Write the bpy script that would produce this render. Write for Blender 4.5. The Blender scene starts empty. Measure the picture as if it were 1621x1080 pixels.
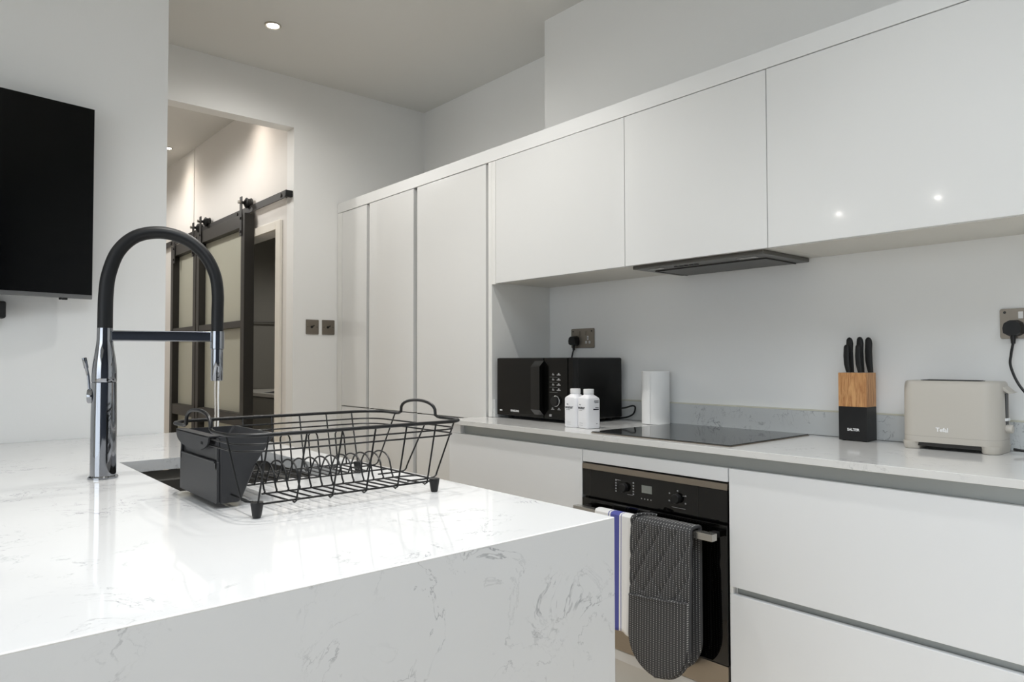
import bpy, bmesh, math, random
from mathutils import Vector, Matrix, Euler
random.seed(7)
C = bpy.context.scene.collection
PI = math.pi

# ------------------------------------------------------------------ materials
def lin(c):
    return tuple((v/12.92 if v <= .04045 else ((v+.055)/1.055)**2.4) for v in c)

def M(name, rgb, rough=.5, metal=0., coat=0., spec=.5, bump=0., bscale=200., emit=None, estr=0., trans=0., ior=1.45, linear=False):
    m = bpy.data.materials.new(name); m.use_nodes = True
    nt = m.node_tree; b = nt.nodes['Principled BSDF']
    b.inputs['Base Color'].default_value = (*(rgb if linear else lin(rgb)), 1)
    b.inputs['Roughness'].default_value = rough
    b.inputs['Metallic'].default_value = metal
    b.inputs['Coat Weight'].default_value = coat
    b.inputs['Coat Roughness'].default_value = .04
    b.inputs['Specular IOR Level'].default_value = spec
    b.inputs['Transmission Weight'].default_value = trans
    b.inputs['IOR'].default_value = ior
    if emit:
        b.inputs['Emission Color'].default_value = (*emit, 1); b.inputs['Emission Strength'].default_value = estr
    if bump:
        tc = nt.nodes.new('ShaderNodeTexCoord'); n = nt.nodes.new('ShaderNodeTexNoise'); bp = nt.nodes.new('ShaderNodeBump')
        n.inputs['Scale'].default_value = bscale; n.inputs['Detail'].default_value = 3
        bp.inputs['Strength'].default_value = bump; bp.inputs['Distance'].default_value = .002
        nt.links.new(tc.outputs['Object'], n.inputs['Vector']); nt.links.new(n.outputs['Fac'], bp.inputs['Height'])
        nt.links.new(bp.outputs['Normal'], b.inputs['Normal'])
    return m

class N:                                    # small node helper
    def __init__(s, m): s.nt = m.node_tree; s.b = s.nt.nodes['Principled BSDF']
    def new(s, t, **kw):
        n = s.nt.nodes.new(t)
        for k, v in kw.items(): setattr(n, k, v)
        return n
    def put(s, sock, v):
        if isinstance(v, bpy.types.NodeSocket): s.nt.links.new(v, sock)
        elif v is not None: sock.default_value = v
    def math(s, op, a, b=None, c=None, clamp=False):
        n = s.new('ShaderNodeMath', operation=op); n.use_clamp = clamp
        s.put(n.inputs[0], a); s.put(n.inputs[1], b); s.put(n.inputs[2], c)
        return n.outputs[0]
    def coord(s, k='Object'): return s.new('ShaderNodeTexCoord').outputs[k]
    def sep(s, v):
        n = s.new('ShaderNodeSeparateXYZ'); s.put(n.inputs[0], v); return n.outputs
    def noise(s, v, scale, detail=4, rough=.5, dist=0.):
        n = s.new('ShaderNodeTexNoise'); s.put(n.inputs['Vector'], v)
        n.inputs['Scale'].default_value = scale; n.inputs['Detail'].default_value = detail
        n.inputs['Roughness'].default_value = rough; n.inputs['Distortion'].default_value = dist
        return n.outputs
    def mix(s, f, a, b):
        n = s.new('ShaderNodeMix', data_type='RGBA'); s.put(n.inputs['Factor'], f)
        s.put(n.inputs['A'], a); s.put(n.inputs['B'], b); return n.outputs['Result']
    def ramp(s, f, lo, hi):
        n = s.new('ShaderNodeMapRange'); s.put(n.inputs[0], f)
        n.inputs[1].default_value = lo; n.inputs[2].default_value = hi
        n.interpolation_type = 'SMOOTHSTEP'; return n.outputs[0]
    def base(s, v): s.put(s.b.inputs['Base Color'], v)
    def vadd(s, a, b):
        n = s.new('ShaderNodeVectorMath', operation='ADD'); s.put(n.inputs[0], a); s.put(n.inputs[1], b); return n.outputs[0]

def quartz(name, tint, vein=(.36, .37, .40), amt=.75, rough=.10):
    m = M(name, tint, rough=rough, spec=.5); n = N(m); v = n.coord()
    no = n.noise(v, 8.5, 6, .62, .9)[0]
    line = n.math('SUBTRACT', 1., n.ramp(n.math('ABSOLUTE', n.math('SUBTRACT', no, .5)), .001, .012))
    patch = n.ramp(n.noise(n.vadd(v, (3.1, 1.7, .4)), 3.6, 3, .6)[0], .46, .62)
    brk = n.ramp(n.noise(v, 26, 3, .6)[0], .46, .60)
    no2 = n.noise(n.vadd(v, (7, 2, 5)), 13, 5, .6, .6)[0]
    l2 = n.math('SUBTRACT', 1., n.ramp(n.math('ABSOLUTE', n.math('SUBTRACT', no2, .5)), .003, .02))
    p2 = n.ramp(n.noise(n.vadd(v, (9, 4, 1)), 6, 2, .5)[0], .56, .70)
    f = n.math('ADD', n.math('MULTIPLY', n.math('MULTIPLY', line, patch), n.math('MULTIPLY_ADD', brk, .75, .25)),
               n.math('MULTIPLY', n.math('MULTIPLY', l2, p2), n.math('MULTIPLY', brk, .6)))
    f = n.math('MULTIPLY', f, amt, clamp=True)
    mott = n.mix(n.noise(v, 2.2, 4)[0], (*lin(tint), 1), (*lin(tuple(c*.955 for c in tint)), 1))
    n.base(n.mix(f, mott, (*lin(vein), 1)))
    return m

m_wall = M('wall_paint', (.92, .922, .918), .75, bump=.08, bscale=180)
m_rear = M('slate_paint', (.27, .29, .33), .7)
m_hallp = M('hall_paint', (.885, .875, .862), .75, bump=.06, bscale=180)
m_ceil = M('ceiling_paint', (.84, .838, .825), .9)
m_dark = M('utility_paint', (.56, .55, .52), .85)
m_gloss = M('white_gloss', (.88, .882, .878), .10, coat=.25)
m_satin = M('white_satin', (.895, .90, .905), .30)
m_panel = M('white_panel', (.90, .90, .89), .32)
m_under = M('carcass_white', (.84, .83, .80), .45)
m_alu = M('aluminium_rail', (.66, .675, .67), .38, metal=.35)
m_gap = M('shadow_gap', (.16, .16, .155), .8)
m_qz = quartz('island_quartz', (.845, .846, .846), amt=.58, rough=.06)
m_qz2 = quartz('worktop_quartz', (.87, .868, .86), amt=.35, rough=.09)
m_qz3 = quartz('upstand_quartz', (.80, .81, .81), amt=.6, rough=.25)
m_chrome = M('chrome', (.62, .63, .65), .05, metal=1.)
m_rubber = M('black_rubber', (.03, .038, .05), .47)
m_blackp = M('black_plastic', (.05, .052, .057), .42)
m_greyp = M('caddy_plastic', (.155, .157, .165), .46)
m_wire = M('black_wire', (.032, .033, .036), .40)
m_tv = M('tv_glass', (.012, .016, .02), .12, spec=.22)
m_tvrim = M('tv_rim', (.52, .52, .52), .3, metal=.8)
m_glass = M('black_glass', (.016, .015, .013), .045, spec=.6)
m_hob = M('hob_glass', (.20, .204, .20), .05, spec=.9)
m_mw = M('microwave_black', (.024, .023, .023), .30, spec=.4)
m_mwp = M('microwave_front', (.034, .033, .031), .18, spec=.45)
m_steel = M('brushed_steel', (.60, .565, .52), .32, metal=.9)
m_brush = M('handle_steel', (.72, .71, .69), .27, metal=.9)
m_hood = M('hood_metal', (.42, .415, .40), .38, metal=.7)
m_sink = M('sink_gunmetal', (.40, .39, .37), .36, metal=.7)
m_lip = M('sink_lip', (.80, .79, .77), .25, metal=.8)
m_nickel = M('nickel_plate', (.56, .53, .49), .34, metal=.85)
m_white = M('white_plastic', (.90, .90, .90), .35)
m_print = M('grey_print', (.60, .60, .60), .6)
m_ink = M('dark_ink', (.12, .12, .16), .6)
m_ltr = M('white_print', (.93, .93, .93), .6)
m_taupe = M('toaster_taupe', (.735, .715, .68), .42)
m_slot = M('dark_slot', (.20, .195, .19), .4)
m_black = M('matt_black', (.05, .05, .052), .55)
m_barn = M('barn_door_frame', (.155, .147, .135), .45, bump=.05)
m_iron = M('black_iron', (.14, .135, .13), .5)
m_frost = M('frosted_glass', (.70, .70, .645), .42, spec=.4)
m_trimw = M('trim_white', (.90, .885, .85), .4)
m_floor = M('floor_tile', (.80, .755, .69), .28)
m_paper = M('kitchen_paper', (.93, .93, .925), .9, bump=.35, bscale=130)
m_bott = M('bottle_card', (.93, .93, .94), .38)
m_lamp = M('lamp_lens', (1, 1, 1), .5, emit=(1, .93, .82), estr=40)
m_ring = M('downlight_ring', (.74, .72, .68), .35, metal=.5)
m_water = M('water', (1, 1, 1), .02, trans=1., ior=1.33)
m_lcd = M('lcd_window', (.50, .51, .49), .3)
m_caulk = M('sealant', (.80, .79, .73), .5)

def wood():
    m = M('oak_block', (.74, .53, .34), .45); n = N(m); v = n.coord()
    mp = n.new('ShaderNodeMapping'); n.put(mp.inputs['Vector'], v); mp.inputs['Scale'].default_value = (1, 1, .10)
    a = n.noise(mp.outputs[0], 160, 5, .6, 1.5)[0]
    b = n.noise(mp.outputs[0], 38, 3, .5, 2.5)[0]
    c = n.mix(n.ramp(a, .35, .68), (*lin((.80, .60, .40)), 1), (*lin((.66, .44, .26)), 1))
    n.base(n.mix(n.ramp(b, .45, .62), c, (*lin((.83, .63, .42)), 1))); return m
m_wood = wood()

def glove_mat(quilt):
    m = M('glove_fabric' + ('_quilted' if quilt else ''), (.235, .235, .24), .9); n = N(m); s = n.sep(n.coord())
    fy = n.math('FRACT', n.math('MULTIPLY', s[1], 1/.0108)); fz = n.math('FRACT', n.math('MULTIPLY', s[2], 1/.0068))
    f = n.math('MULTIPLY', n.math('LESS_THAN', fy, .145), n.math('LESS_THAN', fz, .46))
    weave = n.mix(n.noise(n.coord(), 900, 2)[0], (*lin((.20, .20, .205)), 1), (*lin((.30, .30, .305)), 1))
    n.base(n.mix(f, weave, (*lin((.74, .74, .73)), 1))); return m
m_glove = glove_mat(False)

def towel_mat():
    m = M('towel_cotton', (.86, .86, .85), .95, bump=.3, bscale=700); n = N(m); s = n.sep(n.coord())
    y = s[1]
    def band(a, b): return n.math('MULTIPLY', n.math('GREATER_THAN', y, a), n.math('LESS_THAN', y, b))
    f = n.math('ADD', band(1.5495, 1.5885), n.math('ADD', band(1.5945, 1.5985), band(1.5405, 1.5430)), clamp=True)
    wv = n.mix(n.noise(n.coord(), 1200, 2)[0], (*lin((.27, .29, .60)), 1), (*lin((.40, .42, .70)), 1))
    n.base(n.mix(f, (*lin((.94, .94, .94)), 1), wv)); return m
m_towel = towel_mat()

def filt():
    m = M('filter_mesh', (.36, .355, .34), .42, metal=.7); n = N(m); s = n.sep(n.coord())
    f = n.math('LESS_THAN', n.math('FRACT', n.math('MULTIPLY', s[1], 160)), .4)
    n.base(n.mix(f, (*lin((.40, .395, .38)), 1), (*lin((.26, .255, .245)), 1))); return m
m_filter = filt()

# ------------------------------------------------------------------ mesh helpers
class B:
    def __init__(s): s.bm = bmesh.new(); s.bev = False
    def box(s, x0, x1, y0, y1, z0, z1, bev=0., seg=2):
        x0, x1 = sorted((x0, x1)); y0, y1 = sorted((y0, y1)); z0, z1 = sorted((z0, z1))
        t = bmesh.new(); bmesh.ops.create_cube(t, size=1)
        for v in t.verts:
            v.co = Vector(((x0+x1)/2+v.co.x*(x1-x0), (y0+y1)/2+v.co.y*(y1-y0), (z0+z1)/2+v.co.z*(z1-z0)))
        if bev: s.bev = True
        if bev: bmesh.ops.bevel(t, geom=t.edges[:], offset=bev, segments=seg, profile=.5, affect='EDGES')
        return s._merge(t)
    def _merge(s, t):
        me = bpy.data.meshes.new('t'); t.to_mesh(me); t.free(); s.bm.from_mesh(me); bpy.data.meshes.remove(me); return s
    def tube(s, pts, r, n=8, closed=False, cap=True, sq=None):
        pts = [Vector(p) for p in pts]; L = len(pts)
        rs = r if isinstance(r, (list, tuple)) else [r]*L
        tg = []
        for i in range(L):
            a = pts[(i-1) % L] if (closed or i) else pts[i]; b = pts[(i+1) % L] if (closed or i < L-1) else pts[i]
            tg.append((b-a).normalized())
        up = Vector((0, 0, 1)) if abs(tg[0].z) < .9 else Vector((1, 0, 0))
        nr = (up-tg[0]*up.dot(tg[0])).normalized(); rings = []
        for i in range(L):
            if i:
                nr = nr-tg[i]*nr.dot(tg[i])
                nr = nr.normalized() if nr.length > 1e-6 else tg[i].orthogonal().normalized()
            bn = tg[i].cross(nr)
            rings.append([s.bm.verts.new(pts[i]+(nr*math.cos(2*PI*k/n)+bn*math.sin(2*PI*k/n))*rs[i]) for k in range(n)])
        for i in range(L if closed else L-1):
            a, b = rings[i], rings[(i+1) % L]
            off = 0
            if closed and i == L-1:
                off = min(range(n), key=lambda o: sum((a[k].co-b[(k+o) % n].co).length for k in range(n)))
            for k in range(n):
                s.bm.faces.new((a[k], a[(k+1) % n], b[(k+1+off) % n], b[(k+off) % n]))
        if not closed and cap:
            s.bm.faces.new(rings[0][::-1]); s.bm.faces.new(rings[-1])
        return s
    def lathe(s, prof, c=(0, 0, 0), axis='Z', n=32, cap=True):
        c = Vector(c); rings = []
        def P(r, h, a):
            u, v = r*math.cos(a), r*math.sin(a)
            return {'Z': Vector((u, v, h)), 'X': Vector((h, u, v)), 'Y': Vector((v, h, u))}[axis]+c
        for r, h in prof: rings.append([s.bm.verts.new(P(max(r, 1e-5), h, 2*PI*k/n)) for k in range(n)])
        for a, b in zip(rings, rings[1:]):
            for k in range(n): s.bm.faces.new((a[k], a[(k+1) % n], b[(k+1) % n], b[k]))
        if cap: s.bm.faces.new(rings[0][::-1]); s.bm.faces.new(rings[-1])
        return s
    def prism(s, poly, f0, f1):                # poly of 2-D points; f0/f1 map them to the two end faces
        a = [s.bm.verts.new(f0(*p)) for p in poly]; b = [s.bm.verts.new(f1(*p)) for p in poly]; n = len(poly)
        s.bm.faces.new(a[::-1]); s.bm.faces.new(b)
        for k in range(n): s.bm.faces.new((a[k], a[(k+1) % n], b[(k+1) % n], b[k]))
        return s
    def loft(s, rings, cap=True):
        R = [[s.bm.verts.new(p) for p in r] for r in rings]; n = len(R[0])
        for a, b in zip(R, R[1:]):
            for k in range(n): s.bm.faces.new((a[k], a[(k+1) % n], b[(k+1) % n], b[k]))
        if cap: s.bm.faces.new(R[0][::-1]); s.bm.faces.new(R[-1])
        return s
    def grid(s, f, nu, nv):
        V = [[s.bm.verts.new(f(i/nu, j/nv)) for j in range(nv+1)] for i in range(nu+1)]
        for i in range(nu):
            for j in range(nv): s.bm.faces.new((V[i][j], V[i+1][j], V[i+1][j+1], V[i][j+1]))
        return s
    def hole_plate(s, o, h, z0, z1, mitre=0.):           # plate o=(x0,x1,y0,y1) with a rectangular hole h
        def ring(r, z): return [s.bm.verts.new((r[i], r[j], z)) for i, j in ((0, 2), (1, 2), (1, 3), (0, 3))]
        ot, it, ob, ib = ring(o, z1), ring(h, z1), ring((o[0], o[1], o[2]+mitre, o[3]), z0), ring(h, z0)
        for k in range(4):
            j = (k+1) % 4
            s.bm.faces.new((ot[k], ot[j], it[j], it[k])); s.bm.faces.new((ob[j], ob[k], ib[k], ib[j]))
            s.bm.faces.new((ob[k], ob[j], ot[j], ot[k])); s.bm.faces.new((ib[j], ib[k], it[k], it[j]))
        return s

def rrect(w, h, r, n=5):                        # rounded rectangle outline centred on 0
    P = []
    for cx, cy, a0 in ((w/2-r, h/2-r, 0), (-w/2+r, h/2-r, PI/2), (-w/2+r, -h/2+r, PI), (w/2-r, -h/2+r, 1.5*PI)):
        for k in range(n+1):
            a = a0+PI/2*k/n; P.append((cx+r*math.cos(a), cy+r*math.sin(a)))
    return P

ROOT = {}
def _link(name, b, mat, smooth=35):
    bmesh.ops.recalc_face_normals(b.bm, faces=b.bm.faces[:])
    me = bpy.data.meshes.new(name); b.bm.to_mesh(me); b.bm.free()
    me.materials.append(mat)
    for p in me.polygons: p.use_smooth = True
    me.set_sharp_from_angle(angle=math.radians(smooth))
    o = bpy.data.objects.new(name, me); C.objects.link(o)
    if b.bev:                                   # keep the broad faces flat beside their rounded edges
        wn = o.modifiers.new('flat_faces', 'WEIGHTED_NORMAL'); wn.weight = 100; wn.keep_sharp = True
    return o

def thing(name, label, cat, loc=(0, 0, 0), rotz=0., group=None):
    o = bpy.data.objects.new(name, None); C.objects.link(o); o.empty_display_size = .05
    o.location = loc; o.rotation_euler = (0, 0, rotz); o['label'] = label; o['category'] = cat
    if group: o['group'] = group
    ROOT[o] = Matrix.Translation(Vector(loc)) @ Matrix.Rotation(rotz, 4, 'Z')
    return o
def part(root, name, b, mat, label=None, local=False, smooth=35):
    Mx = ROOT[root]
    if not local: bmesh.ops.transform(b.bm, matrix=Mx.inverted(), verts=b.bm.verts[:])
    o = _link(name, b, mat, smooth); o.parent = root; ROOT[o] = Mx
    if label: o['label'] = label
    return o
def single(name, b, mat, label, cat, kind=None, group=None, smooth=35, origin=None):
    o = _link(name, b, mat, smooth); o['label'] = label; o['category'] = cat
    if kind: o['kind'] = kind
    if group: o['group'] = group
    return o
def struct(name, b, mat, label, cat): return single(name, b, mat, label, cat, 'structure')
def dup(root, loc, label, rotz=None):
    r = root.copy(); C.objects.link(r); r.location = loc; r['label'] = label
    if rotz is not None: r.rotation_euler = (0, 0, rotz)
    for ch in list(root.children):
        c = ch.copy(); C.objects.link(c); c.parent = r
        for g in list(ch.children):
            d = g.copy(); C.objects.link(d); d.parent = c
    return r

def text(root, name, s, size, mat, org, ex, ey, depth=.0006, align='CENTER', sx=1., bold=0.):
    cu = bpy.data.curves.new('t', 'FONT'); cu.body = s; cu.size = size; cu.align_x = align; cu.align_y = 'CENTER'
    cu.extrude = depth/2; cu.resolution_u = 3; cu.offset = bold
    t = bpy.data.objects.new('t', cu); C.objects.link(t)
    dg = bpy.context.evaluated_depsgraph_get(); me = bpy.data.meshes.new_from_object(t.evaluated_get(dg))
    C.objects.unlink(t); bpy.data.objects.remove(t); bpy.data.curves.remove(cu)
    ex, ey = Vector(ex).normalized(), Vector(ey).normalized(); ez = ex.cross(ey)
    R = Matrix((( *ex,), (*ey,), (*ez,))).transposed().to_4x4()
    b = B(); b.bm.from_mesh(me); bpy.data.meshes.remove(me)
    bmesh.ops.transform(b.bm, matrix=Matrix.Translation(Vector(org)+ez*depth*.5) @ R @ Matrix.Diagonal((sx, 1, 1, 1)), verts=b.bm.verts[:])
    return part(root, name, b, mat)
FX = ((0, -1, 0), (0, 0, 1))                    # lettering on a face that looks towards -X
FY = ((1, 0, 0), (0, 0, 1))                     # lettering on a face that looks towards -Y

# ------------------------------------------------------------------ camera
CAM = Vector((-2.452, 0, 1.1859))
cd = bpy.data.cameras.new('camera'); cam = bpy.data.objects.new('camera', cd); C.objects.link(cam)
cd.sensor_width = 36; cd.lens = 36*1113.04/1621; cd.clip_start = .05
Rm = Matrix.Rotation(-.7133, 4, 'Z') @ Matrix.Rotation(PI/2+.0271, 4, 'X') @ Matrix.Rotation(-.0017, 4, 'Z')
cam.matrix_world = Matrix.Translation(CAM) @ Rm
bpy.context.scene.camera = cam

# ------------------------------------------------------------------ dimensions
ZC = 2.9203; YF = 4.0992; ZW = .92
XW, XC, XU = -.588, -.568, -.3756
ZUB, ZUT, ZFT = 1.5426, 2.1198, 2.1821
ISX0, ISX1, ISY0, ISY1 = -2.56, -1.5387, .792, 2.796
XL, YR = -6.2, -3.2

# ------------------------------------------------------------------ room
struct('floor', B().box(XL-.2, 1.6, YR-.2, 7.8, -.1, 0), m_floor, 'pale beige tiled floor glimpsed below the oven plinth', 'floor')
LX0, LX1, LY0, LY1 = -3.1, -1.35, -2.0, .48
struct('ceiling', B().box(XL-.2, LX0, YR-.2, YF+.1, ZC, ZC+.3).box(LX1, .6, YR-.2, YF+.1, ZC, ZC+.3).box(LX0, LX1, YR-.2, LY0, ZC, ZC+.3).box(LX0, LX1, LY1, YF+.1, ZC, ZC+.3), m_ceil, 'flat off-white kitchen ceiling with a recessed downlight', 'ceiling')
struct('ceiling_hall', B().box(-3.1, 1.6, YF+.1, 7.8, 2.93, 3.03), m_ceil, 'off-white ceiling of the hallway beyond the opening', 'ceiling')
struct('wall_right', B().box(0, .2, YR, 2.575, 0, ZC), m_wall, 'white painted wall behind the worktop with the chimney breast above the cupboards', 'wall')
struct('wall_recess', B().box(.2854, .42, 2.4, YF, 0, ZC).box(.2, .2854, 2.4, 2.575, 0, ZC), m_wall, 'shaded recessed wall above the tall cabinets', 'wall')
struct('wall_far', B().box(-.6657, .42, YF, YF+.1, 0, ZC).box(-2.90, -.6657, YF, YF+.1, 2.612, ZC).box(-2.90, -1.80, YF, YF+.1, 0, 2.612),
       m_wall, 'white far wall with the wide opening into the hallway', 'wall')
struct('wall_left', B().box(XL, -1.7241, 2.796, 2.93, 0, ZC), m_wall, 'grey-white wall that carries the television beside the island', 'wall')
struct('wall_return', B().box(-2.90, -2.76, 2.93, YF, 0, ZC), m_wall, 'return of the television wall towards the hallway', 'wall')
wb = B()
wb.box(XL-.2, XL, YR, -2.6, 0, ZC).box(XL-.2, XL, 1.5, 2.93, 0, ZC).box(XL-.2, XL, -2.6, 1.5, 2.55, ZC).box(XL-.2, XL, -2.6, 1.5, 0, .12)
struct('wall_window', wb, m_wall, 'wall with the garden window on the open side of the room', 'wall')
struct('wall_rear', B().box(XL-.2, .2, YR-.2, YR, 0, ZC), m_rear, 'dark slate painted wall behind the viewer', 'wall')
fr = B()
for y in (-2.6, -1.25, .1, 1.44): fr.box(XL-.14, XL-.08, y, y+.06, .12, 2.55)
fr.box(XL-.14, XL-.08, -2.6, 1.5, .12, .18).box(XL-.14, XL-.08, -2.6, 1.5, 2.49, 2.55)
struct('window_1', fr, m_iron, 'dark framed garden window on the open side of the room', 'window')
rf = B()
for y in (-2.0, -1.20, -.38, .42): rf.box(LX0, LX1, y, y+.06, ZC+.20, ZC+.27)
rf.box(LX0, LX0+.06, LY0, LY1, ZC+.20, ZC+.27).box(LX1-.06, LX1, LY0, LY1, ZC+.20, ZC+.27)
struct('window_2', rf, m_trimw, 'white framed rooflight in the ceiling over the near end of the island', 'window')
# hallway
HX = -.6657
hb = B().box(HX, HX+.1, YF+.1, 4.335, 0, 2.93).box(HX, HX+.1, 4.335, 5.35, 2.0166, 2.93).box(HX, HX+.1, 5.35, 6.050, 0, 2.93)
struct('wall_hall', hb, m_hallp, 'warm lit hallway wall carrying the sliding door rail', 'wall')
struct('wall_hall_end', B().box(HX, HX+.1, 6.064, 7.6, 0, 2.93).box(-3.1, HX+.1, 7.6, 7.7, 0, 2.93).box(-3.1, -2.96, YF+.1, 7.6, 0, 2.93),
       m_hallp, 'hallway wall beyond the thin vertical joint', 'wall')
tb = B().box(HX-.018, HX, 4.262, 4.335, 0, 2.072, .004).box(HX-.018, HX, 4.335, 5.43, 2.0166, 2.072, .004).box(HX-.018, HX, 5.36, 5.43, 0, 2.0166, .004)
tb.box(HX, HX+.1, 4.335, 4.35, 0, 2.0166)
struct('trim_1', tb, m_trimw, 'white architrave around the utility room doorway', 'door trim')
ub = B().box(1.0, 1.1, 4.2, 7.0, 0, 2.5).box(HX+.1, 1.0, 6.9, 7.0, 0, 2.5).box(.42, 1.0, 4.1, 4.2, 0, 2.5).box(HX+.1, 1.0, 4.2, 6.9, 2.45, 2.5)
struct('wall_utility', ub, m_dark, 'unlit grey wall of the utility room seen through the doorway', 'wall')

# ------------------------------------------------------------------ utility room
cu_ = thing('utility_cupboard', 'low pale cupboard with a light worktop edge in the dark utility room', 'cupboard', (.2, 5.6, 0))
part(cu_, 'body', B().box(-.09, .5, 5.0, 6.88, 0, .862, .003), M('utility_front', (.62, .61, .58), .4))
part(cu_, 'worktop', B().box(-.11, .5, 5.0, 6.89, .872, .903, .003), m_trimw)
tr = thing('clothes_rail', 'thin rail with a black bracket on the dark utility room wall', 'rail', (-.05, 6.89, 1.5))
part(tr, 'bracket', B().box(-.17, -.05, 6.80, 6.90, 1.575, 1.60, .004).box(-.135, -.095, 6.84, 6.90, 1.53, 1.575, .004), m_black)
part(tr, 'rail', B().tube([(-.06, 6.86, 1.567), (.9, 6.86, 1.567)], .009), M('rail_grey', (.45, .44, .42), .4, metal=.5))
cl = B()
def cloth(u, v):
    x = -.04+.3*u; y = 5.25+.9*v
    return (x, y, .905+.055*math.sin(PI*u)*math.sin(PI*v)*(1+.4*math.sin(17*v+3*u)))
cl.grid(cloth, 8, 22)
single('folded_cloth', cl, M('dark_cloth', (.30, .30, .30), .9), 'dark crumpled cloth on the utility room worktop', 'cloth')

# ------------------------------------------------------------------ sliding barn doors
rail = thing('sliding_door_rail', 'black flat steel rail for the sliding doors on the hallway wall', 'rail', (HX, 5.4, 2.2))
part(rail, 'bar', B().box(-.704, -.696, 4.125, 7.0, 2.183, 2.229, .001), m_iron)
for y in (4.20, 4.95, 5.75, 6.55):
    part(rail, 'standoff', B().lathe([(.013, -.711), (.013, -.704)], (0, y, 2.206), 'X', 12).lathe([(.011, -.696), (.011, HX)], (0, y, 2.206), 'X', 12), m_iron)
part(rail, 'end_stop', B().box(-.712, HX+.001, 4.112, 4.140, 2.186, 2.226, .004), m_black)
def leaf(y0, y1, label, zt):
    t = thing('sliding_door', label, 'door', (-.70, (y0+y1)/2, 0.01), 0, 'sliding barn doors')
    x0, x1 = -.737, -.709
    for a, b_ in ((y0, y0+.066), (y1-.066, y1)): part(t, 'stile', B().box(x0-.013, x1+.026, a, b_, .012, zt, .002), m_barn)
    for z0, z1, nm in ((zt-.088, zt, 'top_rail'), (1.410, 1.455, 'middle_rail'), (.745, .83, 'lock_rail'), (.012, .10, 'bottom_rail')):
        part(t, nm, B().box(x0-.010, x1+.024, y0+.066, y1-.066, z0, z1, .002), m_barn)
    for z0, z1 in ((.10, .745), (.83, 1.410), (1.455, zt-.088)):
        part(t, 'glass_panel', B().box(-.700, -.692, y0+.066, y1-.066, z0, z1), m_frost)
    for y in (y0+.06, y1-.10):
        h = part(t, 'hanger', B().box(x0-.019, x0-.013, y-.02, y+.02, zt-.15, zt+.115, .002)
                 .lathe([(.009, x0-.026), (.009, x0-.019)], (0, y, zt-.03), 'X', 10).lathe([(.009, x0-.026), (.009, x0-.019)], (0, y, zt-.12), 'X', 10), m_iron)
        w = B().lathe([(.010, -.757), (.010, -.735), (.036, -.719), (.036, -.714), (.031, -.711), (.031, -.692), (.036, -.689), (.036, -.684), (.008, -.682)], (0, y, zt+.078), 'X', 24)
        bmesh.ops.transform(w.bm, matrix=ROOT[t].inverted(), verts=w.bm.verts[:])
        wo = _link('wheel', w, m_black); wo.parent = h
        bo = B().lathe([(.011, -.775), (.011, -.757)], (0, y, zt+.078), 'X', 8)
        bmesh.ops.transform(bo.bm, matrix=ROOT[t].inverted(), verts=bo.bm.verts[:])
        b2 = _link('axle_bolt', bo, m_brush); b2.parent = h
    return t
leaf(4.685, 5.700, 'nearer sliding door with black frame and frosted panels beside the open doorway', 2.172)
leaf(5.716, 6.385, 'farther sliding door with black frame and frosted panels, half behind the tap hose', 2.150)

# ------------------------------------------------------------------ television
R8 = math.radians(8.0)
tv = thing('television', 'black flat television angled out from the wall above the island', 'television', (-1.9725, 2.722, 1.393), R8)
part(tv, 'bezel', B().box(-1.12, 0, .0, .012, 0, .648, .002), m_tvrim, local=True)
part(tv, 'screen', B().box(-1.118, -.002, -.003, .001, .014, .646, .001), m_tv, local=True)
part(tv, 'back_shell', B().box(-1.0, -.12, .012, .04, .05, .55, .008), m_black, local=True)
part(tv, 'wall_bracket', B().box(-.70, -.50, .04, .115, .2, .45), m_iron, local=True)
part(tv, 'sensor', B().box(-.088, -.074, -.002, .01, -.006, .001, .001).box(-.097, -.091, -.002, .01, -.006, .001, .001), m_black, local=True)
single('soundbar', B().box(-2.80, -2.208, 2.735, 2.796, 1.3215, 1.376, .006), m_black, 'end of a slim black box on the wall under the television', 'soundbar')

# ------------------------------------------------------------------ downlights
def downlight(x, y, z, label):
    t = thing('downlight', label, 'ceiling light', (x, y, z), 0, 'recessed ceiling downlights')
    part(t, 'ring', B().lathe([(.030, 0), (.042, 0), (.042, -.004), (.036, -.007), (.030, -.004), (.030, 0)], (0, 0, 0), 'Z', 32, cap=False), m_ring, local=True)
    part(t, 'lens', B().lathe([(.0, -.0035), (.030, -.0035)], (0, 0, 0), 'Z', 24, cap=False), m_lamp, local=True)
    return t
downlight(-1.035, 3.524, ZC, 'lit round downlight in the kitchen ceiling above the far wall')
downlight(-.846, 6.17, 2.93, 'small lit downlight in the hallway ceiling at the edge of the television wall')

def spot(name, loc, watts, deg, blend, col, rad=.03):
    l = bpy.data.lights.new(name, 'SPOT'); l.energy = watts; l.spot_size = math.radians(deg); l.spot_blend = blend
    l.color = col; l.shadow_soft_size = rad
    o = bpy.data.objects.new(name, l); C.objects.link(o); o.location = loc; return o
WARM = (1, .87, .75); NEUT = (1, .975, .935)
spot('kitchen_downlight', (-1.035, 3.524, ZC-.03), 14, 168, .8, NEUT, .05)
spot('kitchen_downlight', (-1.035, 2.92, ZC-.03), 27, 168, .8, NEUT, .05)  # added out of view to spread softer light onto the far wall
spot('kitchen_downlight', (-1.035, 2.05, ZC-.02), 46, 112, .9, NEUT, .022)
spot('kitchen_downlight', (-1.035, .75, ZC-.02), 16, 84, .9, NEUT, .03)
for x, y in ((-2.0, 1.60), (-2.1, .85)): spot('island_fill', (x, y, ZC-.02), 58, 64, .9, NEUT, .035)  # added spots out of view that brighten the island top
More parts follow.
